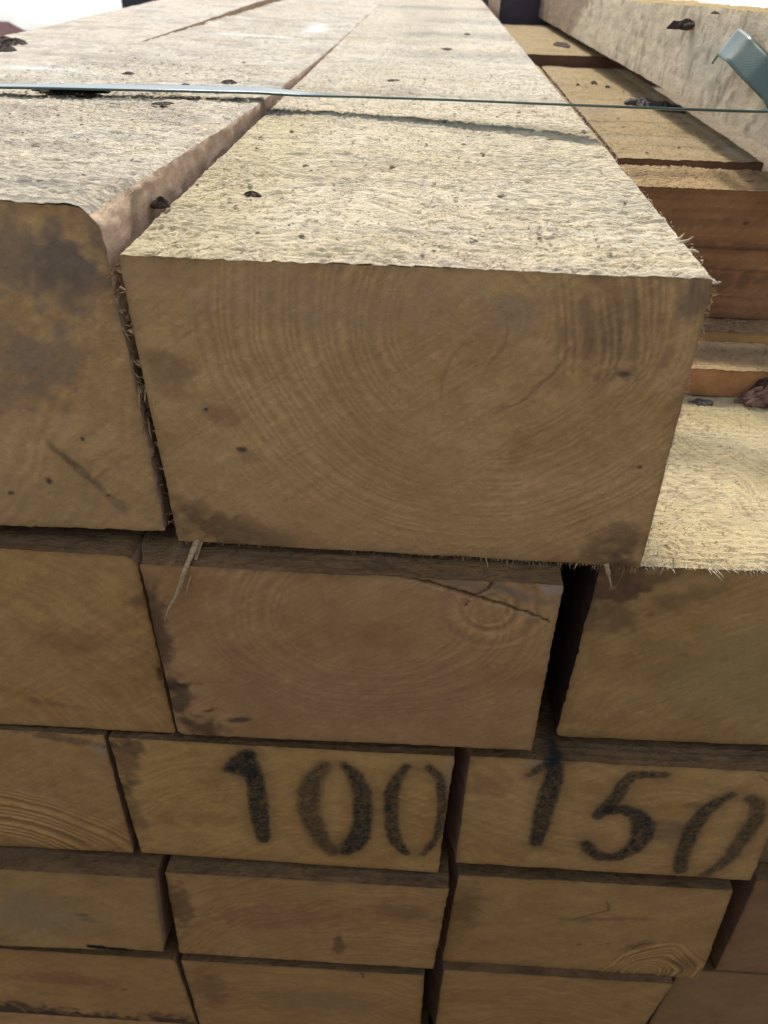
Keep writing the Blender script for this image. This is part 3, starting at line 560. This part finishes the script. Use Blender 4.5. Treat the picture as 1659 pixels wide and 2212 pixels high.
chip('small flake above the strap near the left edge of the photo', -76, 248, 6.4, 5*mm, 6*mm, 1.2*mm, 6)
chip('brownish flake near the middle of the raised timber top', -38, 215, 6.8, 4*mm, 5*mm, 1*mm, 7)
chip('dark flake left of the strap bend on the front timber', 58, 300, .2, 6*mm, 9*mm, .8*mm, 8)
chip('grey-brown flake far back on the front timber', 92, 460, .2, 7*mm, 14*mm, .9*mm, 9)
chip('tiny dark chip at the top centre of the photo', 111, 570, .2, 5*mm, 9*mm, 1*mm, 10)
chip('dark oval chip on the tan block farther back', 197, 598, -8.2, 15*mm, 32*mm, 2.6*mm, 11, jag=.2)
chip('jagged grey bark chip left in the pair on the broad block', 216.5, 359, -16.4, 15*mm, 22*mm, 4.2*mm, 12, mat=plain('grey bark', (.08, .065, .06), .9, .001, 500, .5), jag=.8)
chip('jagged dark bark chip right in the pair on the broad block', 226, 346, -16.4, 13*mm, 26*mm, 4.6*mm, 13, mat=plain('dark grey bark', (.055, .045, .043), .9, .001, 500, .5), jag=.8, rz=.5)
chip('small round chip on the broad block near its far end', 199, 440, -16.2, 4.5*mm, 9*mm, 2*mm, 14, jag=.2)
chip('tiny chip right of the round one on the broad block', 206, 425, -16.2, 3*mm, 6*mm, 1.3*mm, 15, jag=.2)
chip('tiny brown chip left of the round one on the broad block', 186, 430, -16.2, 2.5*mm, 5*mm, 1.3*mm, 16, jag=.2)
for k, (x, y, s_) in enumerate(((-186, 360, 16), (-196, 372, 20), (-206, 362, 18), (-178, 330, 14))):
    chip(['dark bark lump on the outer edge of the stack, nearest the sky gap', 'rounded dark bark lump on the outer edge of the stack', 'low dark bark piece on the outer edge by the photo border', 'small bark crumb below the lumps on the outer edge'][k], x, y, 5, s_*mm, s_*mm*.8, 3.6*mm, 30+k, jag=.25)
chip('long torn strip of reddish bark at the foot of the sticker board', 243, 117, -97.2, 36*mm, 9*mm, 6.5*mm, 40, mat=M_BARKR, jag=.35)
chip('dark frayed bark lump on top of the reddish bark strip', 236, 121, -93, 17*mm, 7*mm, 8*mm, 41, mat=plain('dark bark', (.07, .035, .03), .9, .001, 400, .6), jag=.6)
chip('grey bark flake tucked under the sticker board by the front timber', 207, 115.5, -97.2, 9*mm, 5*mm, 2*mm, 42, mat=plain('grey flake', (.11, .09, .08), .9, .001, 500, .5))
# a dark knot of torn bark stuck on the sunlit side of the angled timber
chip('black torn bark stuck high on the side of the angled board', 216.5, 305, 29, 17*mm, 5*mm, 5*mm, 43, jag=.7, tiltx=-.3)
chip('small dark flake on the top edge of the angled board', 219, 268, 38.5, 4*mm, 4*mm, 1.2*mm, 44, jag=.2)
# crumbs: uncountable
r = np.random.RandomState(9); V, F = [], []
for k in range(900):
    if k < 420: x, y, z = r.uniform(2, 149), 330*r.uniform()**1.2+3, .5
    elif k < 760: x = r.uniform(-128, -8); y = 340*r.uniform()+5; z = 11.6-.021*y+.3
    else: x, y, z = r.uniform(158, 240), r.uniform(212, 500), -16.2
    s_ = r.gamma(2, .22)*.8; a0 = r.uniform(0, 6.28); b = len(V)
    for q in range(5):
        a = a0+q*1.2566; V.append(((x+math.cos(a)*s_*1.3*r.uniform(.5, 1.2))/1000, (y+math.sin(a)*s_*r.uniform(.6, 1.4))/1000, (z+r.uniform(0, .3))/1000))
    V.append((x/1000, y/1000, (z+s_*.6)/1000)); F += [(b+q, b+(q+1) % 5, b+5) for q in range(5)]+[(b+4, b+3, b+2, b+1, b)]
tag(make('bark_crumbs', V, F, [plain('bark crumbs', (.13, .095, .07), .9, 0, 300, .5)], smooth_=False), 'tiny brown bark crumbs strewn over the rough tops', 'crumbs', None, 'stuff')

# ---------------------------------------------------------------- green strap
def strap_material():
    m = bpy.data.materials.new('green plastic strap'); m.use_nodes = True; t = m.node_tree; b = t.nodes['Principled BSDF']; l = t.links.new
    b.inputs['Base Color'].default_value = (.035, .075, .05, 1); b.inputs['Roughness'].default_value = .22; b.inputs['Specular IOR Level'].default_value = .7; b.inputs['Coat Weight'].default_value = .3; b.inputs['Coat Roughness'].default_value = .12
    tc = N(t, 'ShaderNodeTexCoord'); sp = N(t, 'ShaderNodeUVMap'); w1 = N(t, 'ShaderNodeTexChecker'); w1.inputs['Scale'].default_value = 1
    l(sp.outputs[0], w1.inputs['Vector'])
    bp = N(t, 'ShaderNodeBump'); bp.inputs['Distance'].default_value = .0003; bp.inputs['Strength'].default_value = .8
    l(w1.outputs['Fac'], bp.inputs['Height']); l(bp.outputs[0], b.inputs['Normal']); return m
M_STRAP = strap_material()
def ribbon(name, pts, wvec, width, thick, n=160):
    pts = np.array(pts, float); wv = np.array(wvec, float); s = np.linspace(0, 1, len(pts)); t = np.linspace(0, 1, n)
    def sm(a): 
        o = np.stack([np.interp(t, s, a[:, k]) for k in range(3)], -1); kk = np.hanning(15); kk /= kk.sum()
        return np.stack([np.convolve(np.pad(o[:, k], 7, mode='reflect', reflect_type='odd'), kk, 'valid') for k in range(3)], -1)
    c, wv = sm(pts), sm(wv); d = np.gradient(c, axis=0); d /= np.linalg.norm(d, axis=1)[:, None]
    wv -= d*(wv*d).sum(1)[:, None]; wv /= np.linalg.norm(wv, axis=1)[:, None]; nn = np.cross(d, wv)
    arc = np.concatenate([[0], np.cumsum(np.linalg.norm(np.diff(c, axis=0), axis=1))])
    m = 9; V, UVs, F = [], [], []
    for side in (1, -1):
        for q in range(m):
            a = (q/(m-1)-.5)*width; V.append(c+wv*a+nn*side*thick/2); UVs.append(np.c_[arc/.0009, np.full(n, a/.0009)])
    V = np.stack(V, 1).reshape(-1, 3); UVv = np.stack(UVs, 1).reshape(-1, 2); M2 = 2*m
    for k in range(n-1):
        b = k*M2; e = b+M2
        for q in range(m-1):
            F.append((b+q, b+q+1, e+q+1, e+q)); F.append((b+m+q+1, b+m+q, e+m+q, e+m+q+1))
        F.append((b, e, e+m, b+m)); F.append((b+m-1, b+2*m-1, e+2*m-1, e+m-1))
    F.append(tuple(range(m))+tuple(range(2*m-1, m-1, -1))); b = (n-1)*M2; F.append(tuple(range(b+m-1, b-1, -1))+tuple(range(b+m, b+2*m)))
    o = make(name, V, F, [M_STRAP], tuple(c[0]))
    me = o.data; uv = me.uv_layers.new(name='UVMap'); vi = np.zeros(len(me.loops), np.int32); me.loops.foreach_get('vertex_index', vi); uv.data.foreach_set('uv', UVv[vi].ravel())
    return o
def wdir(deg): return (0, math.cos(math.radians(deg)), math.sin(math.radians(deg)))
SP = [(-.42, .135, .0116), (-.24, .150, .0114), (-.15, .162, .0110), (-.09, .176, .0104), (-.04, .190, .0092), (0.0, .2010, .0080), (.02, .2015, .0070), (.05, .196, .0075), (.09, .186, .0090), (.13, .172, .0108), (.17, .158, .0128), (.2095, .1435, .0150), (.235, .135, .030), (.24, .132, .0475), (.255, .130, .0485), (.268, .128, .02), (.270, .127, -.01)]
WD = [wdir(-2), wdir(-3), wdir(-4), wdir(-2), wdir(1), wdir(2), wdir(-2), wdir(-8), wdir(-8.5), wdir(-9), wdir(-9.5), wdir(-10), wdir(-4), wdir(0), wdir(0), wdir(0), wdir(0)]
tag(ribbon('packing_strap', SP, WD, .0125, .0009, 400), 'long thin green plastic strap stretched across the top of the timbers', 'strap', 'green plastic straps')
tag(ribbon('packing_strap', [(.2150, .232, .0262), (.2135, .222, .0310), (.2145, .208, .0292), (.2200, .196, .0236), (.2280, .186, .0170), (.2330, .178, .008)],
           [(.55, .25, .80), (.55, .25, .80), (.62, .35, .70), (.55, .30, .75), (.5, .3, .8), (.5, .3, .8)], .0130, .0009, 120),
    'broad curled end of green woven strap at the upper right', 'strap', 'green plastic straps')

# ---------------------------------------------------------------- ground, bearers and the distance
def ground():
    m = plain('gravel ground', (.16, .14, .12), .95, .01, 8, .4)
    xs = np.concatenate([[-1500, -600, -200, -80, -30], np.linspace(-12, 12, 49), [30, 80, 200, 600, 1500]]); n = len(xs)
    A, B = np.meshgrid(xs, np.concatenate([[-1500, -300, -60, -15], np.linspace(-5, 5, 41), [6, 8, 12, 20, 30, 45, 80, 200, 600, 1500]]))
    m_ = A.shape[0]; hh = -.70+np.clip(B, -5, 5)*math.tan(math.radians(5.3))-5.2*smooth(5, 45, B)
    hh = hh+.03*(fbm(A*.8, B*.8, 0, 3, 3)-.5)*(np.abs(A) < 13)-.012
    tag(make('ground', np.stack([A, B, hh], -1).reshape(-1, 3), grid(n, m_, 0).astype(np.int32), [m], tilt=False), None, None, None, 'structure')
ground()
for k, yb in enumerate((.15, .85, 1.5)):
    beam(['square bearer under the near end of the stack', 'square bearer under the middle of the stack', 'square bearer under the far end of the stack'][k], (-200, -589), (410, -589), (410, -705), (-200, -705), yb*1000, .1, res=.006, seed=50+k, name='bearer', cat='timber')
def house(label, x, y, w_, d, h, rh, wallc, roofc, zb):
    c = Vector((x, y, zb)); e = bpy.data.objects.new('house', None); scene.collection.objects.link(e); e.location = c; tag(e, label, 'house')
    def part(nm, V, F, m):
        me = bpy.data.meshes.new(nm); me.from_pydata(V, [], F); me.materials.append(m); me.update(); o = bpy.data.objects.new(nm, me); scene.collection.objects.link(o); o.parent = e; return o
    a, b = w_/2, d/2
    part('wall', [(-a, -b, 0), (a, -b, 0), (a, b, 0), (-a, b, 0), (-a, -b, h), (a, -b, h), (a, b, h), (-a, b, h)], [(0, 1, 5, 4), (1, 2, 6, 5), (2, 3, 7, 6), (3, 0, 4, 7), (4, 5, 6, 7)], plain('house wall', wallc, .9, 0, 2, .1))
    a2, b2 = a+.4, b+.4
    part('roof', [(-a2, -b2, h+.02), (a2, -b2, h+.02), (a2, b2, h+.02), (-a2, b2, h+.02), (-a2*.7, 0, h+rh), (a2*.7, 0, h+rh)], [(0, 1, 5, 4), (2, 3, 4, 5), (3, 0, 4), (1, 2, 5), (3, 2, 1, 0)], plain('house roof', roofc, .9, 0, 3, .2))
ZG = -.70+5*math.tan(math.radians(5.3))-5.2
house('distant house with a dark red roof on the horizon at the left', -33, 62, 9, 7, 4.2, 1.55, (.6, .58, .55), (.09, .035, .03), ZG)
house('large dark shed behind the stack at the top of the photo', -2.9, 31, 12.0, 10, 9, .3, (.05, .045, .05), (.05, .045, .05), ZG)
def tree(label, x, y, h, rad, seed):
    r = random.Random(seed); e = bpy.data.objects.new('tree', None); scene.collection.objects.link(e); e.location = (x, y, ZG); tag(e, label, 'tree', 'trees on the horizon')
    V, F = [], []
    for k in range(7):
        for q in range(8): V.append((.18*(1-k/9)*math.cos(q*.785)+.04*k, .18*(1-k/9)*math.sin(q*.785), h*.6*k/6))
    for k in range(6):
        for q in range(8): F.append((k*8+q, k*8+(q+1) % 8, k*8+8+(q+1) % 8, k*8+8+q))
    me = bpy.data.meshes.new('trunk'); me.from_pydata(V, [], F); me.materials.append(M_BARK); o = bpy.data.objects.new('trunk', me); scene.collection.objects.link(o); o.parent = e
    V, F = [], []
    for k in range(2600):
        a, b, c = r.gauss(0, 1), r.gauss(0, 1), r.gauss(0, 1); n = math.sqrt(a*a+b*b+c*c); q = r.random()**.4*rad*(.75+.3*math.sin(a*3)+.2*math.cos(b*5))
        p = Vector((a/n*q, b/n*q, h-rad*.85+c/n*q*.8)); i = len(V); s = rad*.07
        u_, v_ = Vector((r.uniform(-1, 1), r.uniform(-1, 1), r.uniform(-1, 1)))*s, Vector((r.uniform(-1, 1), r.uniform(-1, 1), r.uniform(-1, 1)))*s
        V += [p-u_, p+v_, p+u_, p-v_]; F.append((i, i+1, i+2, i+3))
    me = bpy.data.meshes.new('crown'); me.from_pydata(V, [], F); me.materials.append(M_LEAF); o = bpy.data.objects.new('crown', me); scene.collection.objects.link(o); o.parent = e
M_LEAF = plain('foliage', (.05, .06, .03), .8, 0, 3, .4)
tree('dark round tree on the horizon next to the distant house', -24.0, 55, 5.1, 1.5, 1)
tree('second dark tree on the horizon, nearer the edge of the stack', -21.9, 54, 5.0, 1.3, 2)

for o in scene.objects:
    if '_loc' in o: del o['_loc']
